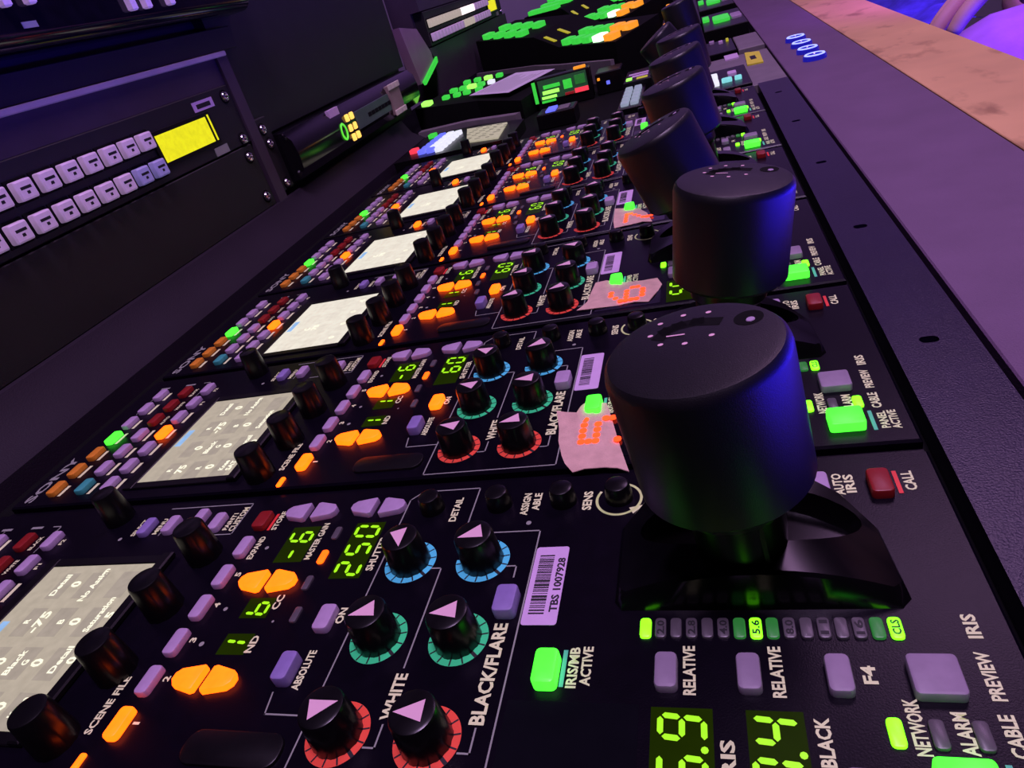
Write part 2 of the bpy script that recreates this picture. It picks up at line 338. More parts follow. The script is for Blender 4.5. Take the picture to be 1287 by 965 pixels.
def joyneck():
    b = B(); b.lathe([(8.5,2.0),(9.6,6),(10.4,12.5),(10.8,20),(12.6,22),(13.2,29)], 32); 
    for k in range(4):
        a = k*math.pi/2+0.5; b.box(10.4*math.cos(a)-0.5, 10.4*math.cos(a)+0.5, 10.4*math.sin(a)-0.5, 10.4*math.sin(a)+0.5, 9, 21)
    return b
def joymarks():
    b = B()
    for x, y in ((-6.5,12.0),(-1.6,13.6),(3.6,12.6),(-8.5,7.5),(-6.3,3.0),(-1.4,1.5),(3.9,2.7)): b.poly([(x+0.62*math.cos(k*math.pi/4), y+0.5*math.sin(k*math.pi/4)) for k in range(8)], 61.28, 0)
    b.line([(-4.9,5.7),(-1.6,5.2)], 0.45, 61.36, 0); return b
def joyslot():
    b = B(); b.line([(-6.3,6.4),(-5.2,8.2),(-2.6,9.4),(1.2,9.5),(4.6,8.2)], 3.0, 61.26, 0)
    b.lathe([(2.9,61.26),(2.9,61.27)], 24, (11.2,6.6,0)); return b
def screwhead(): return B().lathe([(0.9,61.3),(0.8,61.45),(0.4,61.5)], 12, (11.5,5.6,0))

def lcd_graphics(k):
    b = B(); z = 0.62
    cols = [(44.6,51.0),(56.4,64.0),(70.0,77.4)]
    for v in (16.5, 31.0, 45.5, 60.0):
        for a, c in cols: b.add([(a,v-6.2,z-0.06),(c,v-6.2,z-0.06),(c,v+4.6,z-0.06),(a,v+4.6,z-0.06)], [(0,1,2,3)], 1)
    T = lambda s, u, v, w, h: b.text(s, u, v-w/2, v+w/2, h, z, 0)
    if k < 2:
        for s, u, v, w, h in (('Detail',46.6,59.6,9,2.2),('0',53.2,59.8,2.6,3.6),('No Assign',61.4,59.4,13.5,2.3),('R',46.8,45.0,1.8,2.0),('-75',52.4,44.8,8.2,3.4),('B',61.4,44.8,1.8,2.2),('0',67.2,44.8,2.8,3.8),
                ('Saturation',74.6,47.5,13,2.2),('5',79.0,47.2,2.4,2.8),('0',51.4,30.6,2.6,3.6),('Black',57.6,30.4,8.5,2.2),('G',61.6,30.4,1.9,2.2),('0',66.4,30.4,2.8,3.8),('Detail',74.6,31.6,9,2.2),('0',78.8,31.4,2.4,3.0),
                ('R',46.8,16.6,1.8,2.0),('75',52.4,16.8,5.2,3.4),('R',61.4,16.6,1.8,2.2),('0',66.8,16.8,2.8,3.8),('Knee',73.8,16.8,6,2.2),('SAT',77.4,16.4,6,2.2)): T(s, u, v, w, h)
    else:
        for s, u, v, w, h in (('C',50.0,33,3.0,3.2),('75',54.8,34.0,6.0,3.0),('0',72.6,18,2.6,3.2),('0',72.6,33,2.6,3.2),('0',72.6,47,2.6,3.2),('-5',72.6,60,4.0,3.2)): T(s, u, v, w, h)
    b.add([(36.2,33.5,z),(39.4,33.5,z),(39.4,45.0,z),(36.2,45.0,z)], [(0,1,2,3)], 2)
    return b
DM = {'5':('11111','10000','11110','00001','00001','10001','01110'), '6':('00110','01000','10000','11110','10001','10001','01110'), '7':('11111','00001','00010','00100','01000','01000','01000')}

JT = [-5.4, 7.8, -20.1, -12.5, -12.0, -9.5]
ORD = ['nearest', 'second nearest', 'third', 'fourth', 'fifth', 'sixth']
PLAB = ['camera control panel nearest the viewer, black face, green readout 250 and barcode label',
        'black camera control panel with taped number 5, second in the row',
        'black camera control panel with taped number 6, third in the row',
        'black camera control panel with taped number 7, fourth in the row',
        'black camera control panel fifth in the row, left-leaning joystick behind the tape marked 7',
        'farthest of the six matching black camera control panels, beside the small coloured keypad']
def led(w, h): return lambda: capkey(rr(w, h, min(w, h)*0.32), 0.7, -0.2, 0.25)
def build_panel(k):
    P = empty('camera_control_panel', (0, 102*k, 0), PLAB[k], 'control panel', 'row of camera control panels')
    ob('faceplate', cm('faceplate', lambda: B().box(U0, U1, V0, V1, -9, 0, 0, 0.7).box(U0+0.2, U1-0.2, V1, 101.6, -9, -2.2), FACE), P)
    ob('printed_legend', cm('printed_legend', legend, [WHITEP, LINEP]), P, kind='stuff')
    def key(u, v, m, w=4.6, h=8.4, z=2.2, r=1.2, nm='key'):
        return ob(nm, cm('key|%g,%g,%g,%g' % (w, h, z, r), lambda: capkey(kshape(w, h, r), z), m), P, (u, v, 0))
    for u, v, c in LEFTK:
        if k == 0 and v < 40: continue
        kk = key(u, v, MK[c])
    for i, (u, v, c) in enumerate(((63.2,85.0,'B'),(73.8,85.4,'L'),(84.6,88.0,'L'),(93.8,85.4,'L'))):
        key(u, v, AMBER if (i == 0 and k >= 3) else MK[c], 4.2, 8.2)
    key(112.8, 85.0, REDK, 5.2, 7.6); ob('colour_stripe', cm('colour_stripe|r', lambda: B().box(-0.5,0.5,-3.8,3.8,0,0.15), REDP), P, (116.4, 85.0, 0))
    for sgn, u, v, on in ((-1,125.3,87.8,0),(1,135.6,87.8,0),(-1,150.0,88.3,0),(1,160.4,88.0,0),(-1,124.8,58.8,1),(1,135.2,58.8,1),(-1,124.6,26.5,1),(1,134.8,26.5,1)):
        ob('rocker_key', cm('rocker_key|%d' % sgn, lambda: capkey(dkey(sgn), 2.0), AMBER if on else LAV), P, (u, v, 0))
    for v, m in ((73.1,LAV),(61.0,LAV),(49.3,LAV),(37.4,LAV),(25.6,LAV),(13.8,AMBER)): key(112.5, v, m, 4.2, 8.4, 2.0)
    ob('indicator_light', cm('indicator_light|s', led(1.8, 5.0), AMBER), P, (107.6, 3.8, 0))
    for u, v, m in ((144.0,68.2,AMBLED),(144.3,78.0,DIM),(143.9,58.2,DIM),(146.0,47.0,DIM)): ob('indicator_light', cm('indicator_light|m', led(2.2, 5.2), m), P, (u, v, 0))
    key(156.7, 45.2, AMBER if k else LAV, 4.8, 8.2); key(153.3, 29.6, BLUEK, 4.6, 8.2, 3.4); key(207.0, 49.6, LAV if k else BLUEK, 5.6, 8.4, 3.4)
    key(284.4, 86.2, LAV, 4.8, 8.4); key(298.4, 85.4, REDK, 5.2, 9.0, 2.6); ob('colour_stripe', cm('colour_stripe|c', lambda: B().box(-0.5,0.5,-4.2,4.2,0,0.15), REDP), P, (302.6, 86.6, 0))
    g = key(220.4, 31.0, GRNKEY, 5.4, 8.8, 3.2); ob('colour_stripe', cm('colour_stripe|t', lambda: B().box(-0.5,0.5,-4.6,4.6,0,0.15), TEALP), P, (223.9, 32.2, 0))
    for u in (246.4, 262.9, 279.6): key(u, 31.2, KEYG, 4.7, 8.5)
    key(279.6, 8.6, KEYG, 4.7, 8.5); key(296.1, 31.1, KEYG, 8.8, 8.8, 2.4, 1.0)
    key(295.6, 10.9, GRNKEY, 9.4, 8.4, 3.0, 1.0); ob('colour_stripe', cm('colour_stripe|t', None, TEALP), P, (302.5, 11.0, 0))
    for i, u in enumerate((287.0, 293.7, 300.5)): ob('indicator_light', cm('indicator_light|p', led(2.6, 5.6), YGRN if (i == 0 or (i == 2 and k)) else DIM), P, (u, 20.3, 0))
    # iris scale tiles
    for i in range(16):
        u = 241.6 + 3.365*i; m = YGRN if i in (0, 7, 15) else MIDTILE if i in (6, 8, 14) else DIM
        t = ob('scale_tile', cm('scale_tile', led(2.5, 5.2), m), P, (u, 42.6, 0))
        tx = {1:'2.0', 3:'2.8', 5:'4.0', 7:'5.6', 9:'8.0', 11:'11', 13:'16', 15:'CLS'}.get(i)
        if tx and k < 2: ob('tile_mark', cm('tile_mark|' + tx, lambda: B().text(tx, 0, -1.8, 1.8, 1.5, 0.74), INK), t)
    # knobs beside the screen
    for u, v in ((95.8, 9.0), (98.2, 28.8), (98.4, 49.8), (98.4, 71.0)): ob('dial_knob', cm('dial_knob', lambda: gripknob(5.5, 4.9, 13.0, 1), KNOB), P, (u, v, 0))
    ob('select_knob', cm('select_knob', lambda: gripknob(5.2, 4.4, 13.0), KNOB), P, (44.6, 91.6, 0))
    for u in (174.4, 196.4, 216.2, 232.4): ob('trim_knob', cm('trim_knob', lambda: gripknob(3.9, 3.5, 5.5), KNOB), P, (u, 87.0, 0))
    rng = random.Random(31+k)
    for i, (u, v, m) in enumerate(RINGS):
        ob('dial_ring', cm('dial_ring', ringmesh, [m, INK]), P, (u, v, 0))
        kn = ob('dial_knob', cm('paint_knob', lambda: gripknob(5.9, 5.4, 10.2, 1), KNOB), P, (u, v, 0))
        ang = [-70, -160, 20, 200, 190, 185][i] if k == 0 else rng.uniform(150, 215)
        ob('pointer', cm('pointer', lambda: pointer(10.2), PINKP), kn, (0,0,0), (0,0,math.radians(ang)))
    # liquid crystal screen
    ob('screen_bezel', cm('screen_bezel', lambda: B().box(30.5,35.0,6.5,71.5,0,0.9,0,0.3).box(82.0,86.0,6.5,71.5,0,2.2,0,0.5).box(35,82,67.9,71.5,0,0.9,0,0.3).box(35,82,6.5,10.2,0,0.9,0,0.3), BLACK), P)
    s = ob('touch_screen', cm('touch_screen', lambda: B().box(35,82,10.2,67.9,0.1,0.5), LCDA if k < 2 else LCDB), P)
    ob('screen_graphics', cm('screen_graphics|%d' % (0 if k < 2 else 1), lambda: lcd_graphics(k), [LCDTXT, LCDCELL if k < 2 else LCDCELLB, LCDBLUE]), s)
    # seven segment readouts
    def readout(u0, u1, v0, v1, items, key_):
        w = ob('readout_window', cm('readout_window|%g%g%g' % (u0, v0, v1), lambda: B().box(u0, u1, v0, v1, -0.1, 0.07), SEGWIN), P)
        def f():
            b = B()
            for ch, u, v, h, ww, dot in items: digit(b, ch, u, v, h, ww, 0, 0.12, h*0.145, dot)
            return b
        ob('digits', cm('digits|' + key_, f, SEG), w)
    readout(126.6, 136.8, 66.8, 81.8, [('-',131.6,70.0,7.4,3.9,0),('6',131.6,77.4,7.4,3.9,0)], 'g')
    sh = '250' if k == 0 else ' 60'
    readout(149.8, 159.9, 59.8, 82.2, [(c, 154.8, v, 7.6, 4.2, 0) for c, v in zip(sh, (63.4, 71.0, 78.4))], 's'+sh)
    readout(127.2, 136.2, 46.2, 53.2, [('b' if k == 0 else '1', 131.7, 49.6, 6.6, 3.9, 0)], 'c%d' % (k > 0))
    readout(127.2, 136.2, 34.4, 41.0, [('1',131.6,36.4,6.6,3.9,0)], 'n')
    ob('number_window', cm('number_window', lambda: B().box(212.5, 241.0, 3.6, 24.2, -0.1, 0.12), WINDOW), P)
    d2 = ('59', '74') if k == 0 else ('56', '42')
    for j, (u0, u1) in enumerate(((243.4, 255.4), (261.6, 272.0))):
        uc = 249.5 if j == 0 else 266.8
        readout(u0, u1, 3.0, 23.8, [(d2[j][0], uc, 11.6, 8.4, 4.4, 1), (d2[j][1], uc, 19.6, 8.4, 4.4, 0)], 'i%s' % d2[j])
    # memory slot
    ob('memory_slot', cm('memory_slot', lambda: capkey(rr(27, 8.4, 3.6, 5), 0.9, -0.2, 0.4), BLACK), P, (149.0, 9.6, 0))
    # bar code label
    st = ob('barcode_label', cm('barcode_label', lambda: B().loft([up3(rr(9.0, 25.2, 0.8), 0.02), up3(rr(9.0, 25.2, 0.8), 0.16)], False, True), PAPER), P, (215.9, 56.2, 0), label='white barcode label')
    def codes():
        b = B(); r = random.Random(5); v = -9.4
        while v < 9.6:
            w = r.choice((0.22, 0.3, 0.45, 0.75)); b.add([(-3.1,v,0.2),(0.9,v,0.2),(0.9,v+w,0.2),(-3.1,v+w,0.2)], [(0,1,2,3)]); v += w + r.choice((0.2, 0.3, 0.45))
        if k == 0: b.text('TBS 1007928', 3.0, -8.8, 8.6, 1.9, 0.2)
        return b
    ob('barcode_print', cm('barcode_print|%d' % (k == 0), codes, INK), st)
    # joystick
    ob('joystick_housing', cm('joystick_housing', housing, HOUS), P)
    a = math.radians(JT[k])
    j = ob('joystick', cm('joystick', joycap, CAP), P, (265.3, 61.3, 0), (0, a, 0))
    ob('joystick_neck', cm('joystick_neck', joyneck, BLACK), j); ob('joystick_marks', cm('joystick_marks', joymarks, PINKP), j)
    ob('joystick_slot', cm('joystick_slot', joyslot, MATTE), j); ob('screw', cm('cap_screw', screwhead, LAV), j)
    return P
for k in range(6): build_panel(k)

# torn tape with glowing numbers
TP = {1: ('5', [(207.8,28.6),(211,27.6),(215.2,25.9),(216.4,29.4),(217.3,31.3),(221,31.4),(224.6,32.5),(226.4,26),(228.5,17.9),(231,8),(234.6,-4.8),(231,-2.6),(226.8,-1.2),(221,-2.0),(217.1,-2.6),(214,2),(212.4,6),(210.3,13.4),(209.6,20)], 218.2, 11.4,
          'torn cream masking tape with glowing orange 5 beside the nearest joystick'),
      2: ('6', [(210.9,30.0),(216,29.6),(224,29.4),(232,29.0),(239.3,27.8),(241.5,20.5),(240,16),(238.4,11),(236.0,5.7),(230,7.0),(222,6.6),(214,6.4),(204.3,6.4),(206,10),(208.2,14.8),(209,22)], 219.0, 9.4, 'torn cream masking tape with glowing orange 6 beside the second joystick'),
      3: ('7', [(211.8,31.9),(218,29.5),(225.8,27.9),(231,18),(234.4,3.1),(229,4.2),(224.5,4.7),(219,2.6),(213.4,3.4),(212,14)], 219.4, 8.6, 'torn cream masking tape with glowing orange 7 beside the left-leaning joystick')}
for k, (ch, pts, du, dv, lab) in TP.items():
    area = sum(pts[i-1][0]*pts[i][1]-pts[i][0]*pts[i-1][1] for i in range(len(pts)))
    if area < 0: pts = pts[::-1]
    zf = lambda u, v: 0.5 + 0.35*math.sin(u*0.55+v*0.3) + (2.2 if (u < 224 and v > 24) else 0) * (0.9 if k != 3 else 0.6)
    b = B(); ctr = (sum(p[0] for p in pts)/len(pts), sum(p[1] for p in pts)/len(pts))
    n = len(pts); mid = [(ctr[0]+(p[0]-ctr[0])*0.55, ctr[1]+(p[1]-ctr[1])*0.55) for p in pts]
    V = [(u, v, zf(u, v)) for u, v in pts] + [(u, v, 0.9) for u, v in mid] + [(ctr[0], ctr[1], 0.9)]
    F = [(i, (i+1) % n, n+(i+1) % n, n+i) for i in range(n)] + [(n+i, n+(i+1) % n, 2*n) for i in range(n)]
    b.add(V, F); b.add([(x, y, z-0.25) for x, y, z in V], [f[::-1] for f in F])
    o = ob('masking_tape', b.mesh('masking_tape', TAPE), None, (0, 102*k, 0), (0,0,0), lab, 'tape', 'taped number displays')
    d = B()
    for r, row in enumerate(DM[ch]):
        for c, x in enumerate(row):
            if x == '1': d.loft([[(du+2.35*r+q[0], dv+3.0*c+q[1], z) for q in rr(2.5, 2.7, 1.1)] for z in (0.85, 1.06)], False, True)
    ob('glowing_digit', d.mesh('glowing_digit', DOTM), o)

# ================================================================== LEFT RACK
XR = -75.0
PANELK = mat('dark_rack_panel', (0.009, 0.008, 0.011), 0.5, 0.15, 60, 0.5, 0.3, 1500)
POST = mat('purple_grey_post', (0.05, 0.032, 0.055), 0.5, 0.1, 50)
STEEL = mat('bright_screw_steel', (0.70, 0.68, 0.72), 0.22, 0.1, 500, metal=1.0)
KEYCAP = mat('pale_router_key', (0.60, 0.42, 0.62), 0.4, 0.08, 300, emit=(0.62, 0.42, 0.72), estr=0.22)  # faint emission stands in for missing side light; slider caps share it
KEYCAPB = mat('blue_grey_router_key', (0.36, 0.32, 0.56), 0.4, 0.08, 300, emit=(0.30, 0.26, 0.72), estr=0.2)  # same added glow in place of light on the upright keys
YLCD = lit('yellow_backlit_screen', (0.86, 0.80, 0.010), 0.95)
def wkey(w, h, t, r=1.0):
    pts = rr(w, h, r, 2)
    return B().loft([[(0.0-0.3, a, c) for a, c in pts], [(t-0.8, a, c) for a, c in pts], [(t, a, c) for a, c in inset(pts, 0.9)]], False, True)
def wscrew():
    b = B(); seg = 14
    b.loft([[(x, r*math.cos(2*math.pi*i/seg), r*math.sin(2*math.pi*i/seg)) for i in range(seg)] for r, x in ((3.9,0),(3.8,1.0),(3.1,2.0),(1.9,2.3),(1.8,1.2))], False, True)
    b.loft([[(x, 5.0*math.cos(2*math.pi*i/seg), 5.0*math.sin(2*math.pi*i/seg)) for i in range(seg)] for x in (0.0, 0.5)], False, True, 1)
    return b
def screw(par, y, z, x=0): return ob('rack_screw', cm('rack_screw', wscrew, [STEEL, MATTE]), par, (x, y, z), (random.uniform(0, 6),0,0))
# router panel (local origin = front face lower corner)
def router(loc, lab, y0, ylast, bright=None, labels=True):
    R = empty('router_panel', loc, lab, 'router panel', 'router panels in the equipment rack')
    ob('faceplate', B().box(-20, 0, y0, 446, 0.4, 43.6, 0, 0.6).mesh('faceplate', PANELK), R)
    n = int((333.4-ylast)/16.55)
    for row, z in enumerate((27.9, 10.6)):
        for i in range(n+1):
            y = 333.4 - 16.55*i
            m = KEYCAPB if (row == 1 and i < 2) else KEYCAP
            if bright: m = bright(row, i)
            s = ob('key_socket', cm('key_socket', lambda: B().box(-0.2, 0.8, -7.4, 7.4, -6.6, 6.6, 0, 0.2), MATTE), R, (0, y, z))
            q = ob('push_key', cm('push_key', lambda: wkey(11.6, 10.2, 5.2), m), R, (0, y, z))
            if labels and i < 10:
                ob('key_print', cm('key_print|%d' % (i % 3), lambda: B().add([(5.26,-3.6,0.2),(5.26,3.4,0.2),(5.26,3.4,1.7),(5.26,-3.6,1.7)], [(0,1,2,3)]).add([(5.26,-0.9-0.3*(i % 3),-2.4),(5.26,1.1,-2.4),(5.26,1.1,-0.8),(5.26,-0.9,-0.8)], [(0,1,2,3)]), INK), q)
    bz = ob('screen_bezel', B().box(-0.2, 1.2, 341, 409, 8.6, 31.4, 0, 0.3).mesh('screen_bezel', BLACK), R)
    ob('screen', B().box(0, 1.6, 344.6, 402.0, 11.2, 28.6).mesh('screen', YLCD), R, label='glowing yellow display')
    ob('screen_edge_light', B().box(0, 1.5, 405.0, 406.6, 11.2, 29.4).mesh('screen_edge', YLCD), R)
    t = ob('sticker', B().box(0, 0.3, 396, 421, 32.8, 39.4).mesh('sticker', PAPER), R); ob('sticker_print', B().box(0.3, 0.36, 400, 417, 34.4, 37.4).mesh('sticker_print', INK), t)
    ob('name_plate', B().box(0, 0.6, 397.5, 414.5, 1.0, 6.8).mesh('name_plate', LINEP), R)
    for z in (36.2, 4.4): screw(R, 436.6, z)
    return R
router((XR, 0, 76.8), 'black router panel with two rows of pale keys and a glowing yellow display', 120, 150)
BP = empty('rack_blank_panel', (XR, 0, 26.5), 'plain dark blank panel under the router panel with the yellow display', 'rack panel')
ob('faceplate', B().box(-20, 0, 120, 443, 0.4, 49.6, 0, 0.6).mesh('faceplate', PANELK), BP)
for z in (41.2, 9.2): screw(BP, 434, z)
ob('trim_4', B().box(-110, -73.5, 446.5, 459.5, 24, 141, 0, 0.5).mesh('trim', POST), kind='structure', label='grey vertical rack post beside the router panel')
ob('trim_5', B().box(-79, -71.5, 100, 457, 138.8, 142.4, 0, 0.6).mesh('trim', mat('pale_edge_strip', (0.55, 0.48, 0.46), 0.4, 0.08, 50)), kind='structure', label='thin pale edging strip above the router panel')
ob('trim_6', B().box(-90, -76, 100, 457, 120.6, 139).mesh('trim', POST), kind='structure')
ob('wall_rack', B().box(-120, -90, 60, 830, 20, 330).box(-90, -81, 459.5, 826, 76, 330).mesh('wall_rack', PANELK), kind='structure')
# second unit
RB = empty('rack_unit', (XR, 0, 30), 'dark rack unit with green ring light, amber lamps and pale end strip', 'rack unit')
ob('mount_ear', B().box(-10, 0, 461.5, 478, 1, 60, 0, 0.6).mesh('mount_ear', PANELK), RB)
bd = B(); prof = [(-6, 3.0), (8, 4.0), (14, 12), (15, 24), (13, 36), (7, 43), (-6, 44)]
bd.loft([[(a, 481, c) for a, c in prof], [(a, 800, c) for a, c in prof]], True, True)
ob('body', bd.mesh('body', GLOSS), RB)
for y, z in ((466.8,51.4),(468.8,39.3),(469.3,6.2)): screw(RB, y, z)
tor = B(); n = 24; tl = [[(15.2+0.9*math.sin(c*math.pi/3), 573+(5.2+0.9*math.cos(c*math.pi/3))*math.cos(2*math.pi*i/n), 21+(5.2+0.9*math.cos(c*math.pi/3))*math.sin(2*math.pi*i/n)*1.35) for i in range(n)] for c in range(7)]
tor.loft(tl, False, False); ob('ring_light', tor.mesh('ring_light', lit('green_ring_light', (0.16, 1.0, 0.06), 0.8)), RB)
for y, z in ((588,30.5),(599,30.5),(588,21),(599,21),(589,12),(600,12)): ob('lamp', cm('wall_lamp', lambda: wkey(6.0, 6.6, 2.0), lit('warm_amber_lamp', (1.0, 0.55, 0.10), 1.5)), RB, (14.6, y, z))
ob('front_band', B().box(13, 15.6, 606, 700, 15, 32, 0, 0.3).mesh('front_band', mat('teal_grey_band', (0.06, 0.09, 0.09), 0.35, 0.15, 60)), RB)
for i in range(7): ob('vent_slot', cm('vent_slot', lambda: B().box(0, 0.4, -4, 4, -2, 2), MATTE), RB, (15.6, 640+9.5*i, 23))
ob('sticker', B().box(9.5, 12.5, 560, 582, 36, 43.5).mesh('sticker', PAPER), RB)
ES = ob('end_strip', B().box(12, 17, 703, 735, 8, 39, 0, 0.6).mesh('end_strip', mat('brown_grey_strip', (0.30, 0.22, 0.20), 0.6, 0.1, 60)), RB)
for z in (37, 10):
    for y in (707.5, 719, 730.5): ob('pale_tab', cm('pale_tab', lambda: B().box(0, 1.5, -5, 5, -3.0, 3.0, 0, 0.5), mat('ivory_tab', (0.75, 0.68, 0.55), 0.5, 0.05)), ES, (17, y, z))
# board above the router panel, and the upper unit with its rounded glossy lower edge
ob('rack_board', B().box(-90, -74.5, 60, 480, 142.6, 158, 0, 0.6).mesh('rack_board', PANELK), None, (0,0,0), (0,0,0), 'dark horizontal board above the pale edging strip', 'board')
UU = empty('slider_unit', (-110, 0, 165), 'dark upper unit with pale slider caps at the top left', 'mixer')
pr = [(0,0),(42,0)] + [(42+9*math.sin(a*math.pi/16), 9-9*math.cos(a*math.pi/16)) for a in range(1, 9)] + [(51,70),(0,70)]
ub = B(); ub.loft([[(a, 60, c) for a, c in pr][::-1], [(a, 498, c) for a, c in pr][::-1]], True, True)
ob('body', ub.mesh('body', GLOSS), UU)
for y in (361, 375, 399, 271, 287): ob('slider_cap', cm('slider_cap', lambda: B().box(0, 4, -2.6, 2.6, -8, 8, 0, 0.8), KEYCAP), UU, (51, y, 17.5 if y > 300 else 27))
ob('display_label', B().box(51, 51.3, 276, 286, 9, 12).mesh('display_label', LINEP), UU)

# ================================================================== FAR END OF THE DESK
GREYP = mat('grey_plate', (0.20, 0.17, 0.19), 0.5, 0.1, 60)
LITG = lit('green_cluster_key', (0.07, 1.0, 0.09), 0.60); LITG2 = lit('bright_green_key', (0.30, 1.0, 0.10), 1.6); LITO = lit('orange_cluster_key', (1.0, 0.33, 0.02), 1.0)
LITY = lit('yellow_strip_light', (0.75, 0.65, 0.03), 0.55); LITW = lit('white_lit_key', (0.86, 0.86, 1.0), 0.95); LITB = lit('blue_lit_key', (0.14, 0.16, 1.0), 1.1); LITR = lit('red_lit_key', (1.0, 0.05, 0.09), 1.0)
LITC = lit('cyan_lit_key', (0.30, 0.95, 1.0), 0.7); LITBW = lit('ice_white_key', (0.62, 0.70, 0.95), 0.40); LITK = lit('pinkish_white_key', (1.0, 0.80, 0.84), 1.5)
def flatkey(w, h, t): return lambda: capkey(rr(w, h, min(w, h)*0.22, 2), t, -0.3, 0.5)
def tilted(pts, mi=0): return pts
# coloured keypad with small text screen
KU = empty('keypad_unit', (0, 0, -9), 'small keypad with red, blue and white lit keys beside a text screen', 'keypad')
ob('body', B().loft([[(a, b_, z) for a, b_ in ((-44,622),(86,606+8),(84,700),(20,735),(-44,742))] for z in (0, 11.5)], True, True).mesh('body', BLACK), KU)
ob('key', cm('key|r1', flatkey(9, 12, 4), LITR), KU, (-31, 655, 11.5)); ob('key', cm('key|r1', None, LITG), KU, (-31, 722, 11.5))
for i in range(6):
    ob('key', cm('key|r2', flatkey(8.4, 10.5, 4), LITB), KU, (-17+0.5*i, 641+13.2*i, 11.5)); ob('key', cm('key|r2', None, LITB if i < 1 else LITW), KU, (-6+0.5*i, 638+13.2*i, 11.5)); ob('key', cm('key|r2', None, LITW), KU, (5+0.4*i, 634+13.2*i, 11.5))
scr = ob('text_screen', B().loft([[(a, b_, z) for a, b_ in ((34,640),(72,624),(66,696),(14,714))] for z in (11.5, 13)], True, True).mesh('text_screen', LCDA), KU)
tb = B()
for i in range(8):
    for j in range(4):
        u = 24+j*13+i*2-7; v = 640+i*8.6-j*4+14
        if 18 < u < 68: tb.line([(u, v-3), (u+random.uniform(2,7), v-2-random.uniform(0,4))], 2.0, 13.1)
ob('screen_print', tb.mesh('screen_print', INK), scr, kind='stuff')
# grey bar in front of the wedge console
ob('grey_bar', B().loft([[(a, b_, z) for a, b_ in ((-66,768),(-2,764),(68,730),(72,740),(0,776),(-66,782))] for z in (-9, 3, 4)], True, True).mesh('grey_bar', GREYP), None, (0,0,0), (0,0,0), 'long grey metal bar in front of the wedge with the paper', 'bar')
def wedge(name, lab, front, depth, rise, cat, zb=-9):
    o = empty(name, (front[0][0], front[0][1], zb), lab, cat)
    b = B(); n = len(front); x0, y0 = front[0][0], front[0][1]
    f = [(x-x0, y-y0, z-zb) for x, y, z in front]
    bk = [(x+depth[0], y+depth[1], z+rise) for x, y, z in f]
    lo = [(x-x0, y-y0, 0) for x, y, z in front]; lb = [(x+depth[0], y+depth[1], 0) for x, y, z in f]
    b.add(lo+f+bk+lb, [(i, i+1, n+i+1, n+i) for i in range(n-1)] + [(n+i, n+i+1, 2*n+i+1, 2*n+i) for i in range(n-1)] + [(2*n+i, 2*n+i+1, 3*n+i+1, 3*n+i) for i in range(n-1)] + [(0, n, 2*n, 3*n), (n-1, 4*n-1, 3*n-1, 2*n-1)])
    me = b.mesh('body', MATTE, False); ob('body', me, o)
    bm = bmesh.new(); bm.from_mesh(me); bmesh.ops.recalc_face_normals(bm, faces=bm.faces); bm.to_mesh(me); bm.free()
    def top(s, d):      # point on the top surface: s along the front edge (0..n-1), d = fraction of the depth
        i = min(int(s), n-2); t = s-i; A, C = Vector(f[i]), Vector(f[i+1]); p = A.lerp(C, t) + Vector((depth[0], depth[1], rise))*d
        e = (C-A).normalized(); w = Vector((depth[0], depth[1], rise)).normalized(); nz = e.cross(w).normalized(); w2 = nz.cross(e)
        return p, Matrix((e, w2, nz)).transposed().to_euler()
    def put(nm, me_, s, d, lift=0.0):
        p, r = top(s, d); q = ob(nm, me_, o, (p.x, p.y, p.z+lift), r); return q
    return o, put
W1, put = wedge('wedge_console', 'low black wedge console with green keys and a sheet of paper', [(-78,812,26),(6,808,18),(70,765,12)], (38,120), 6, 'console')
for s, d, m, w, h in ((0.12,0.10,LITG2,13,15),(0.22,0.5,LITG,10,12),(0.34,0.55,LITG,10,12),(0.46,0.58,LITG2,12,12),(0.58,0.62,LITG,10,12),(0.72,0.66,LITW,9,11),(0.2,0.8,LITG,9,11),(0.34,0.85,LITG,9,11),(0.5,0.88,LITG2,11,11),(0.66,0.92,LITG,9,11),(0.3,0.25,LITG,9,11),(0.44,0.3,LITG,9,11),(0.56,0.35,LITG,9,11),(0.72,0.4,LITG,9,11)):
    put('lit_key', cm('lit_key|%g%g' % (w, h), flatkey(w, h, 4), m), s, d)
PP = B().box(-34, 34, -46, 46, 0, 0.4); pp, pr_ = None, None
ps = ob('paper_sheet', PP.mesh('paper_sheet', mat('white_paper', (0.72, 0.66, 0.78), 0.7, 0.04, 60)), None, (45, 848, 23.5), (math.radians(2), math.radians(3), math.radians(-30)), 'white printed sheet lying on the wedge console with green keys', 'paper')
pb = B()
for i in range(9): pb.line([(-26+6*i, -38), (-26+6*i, random.uniform(10, 38))], 1.6, 0.45)
ob('paper_print', pb.mesh('paper_print', LINEP), ps, kind='stuff')
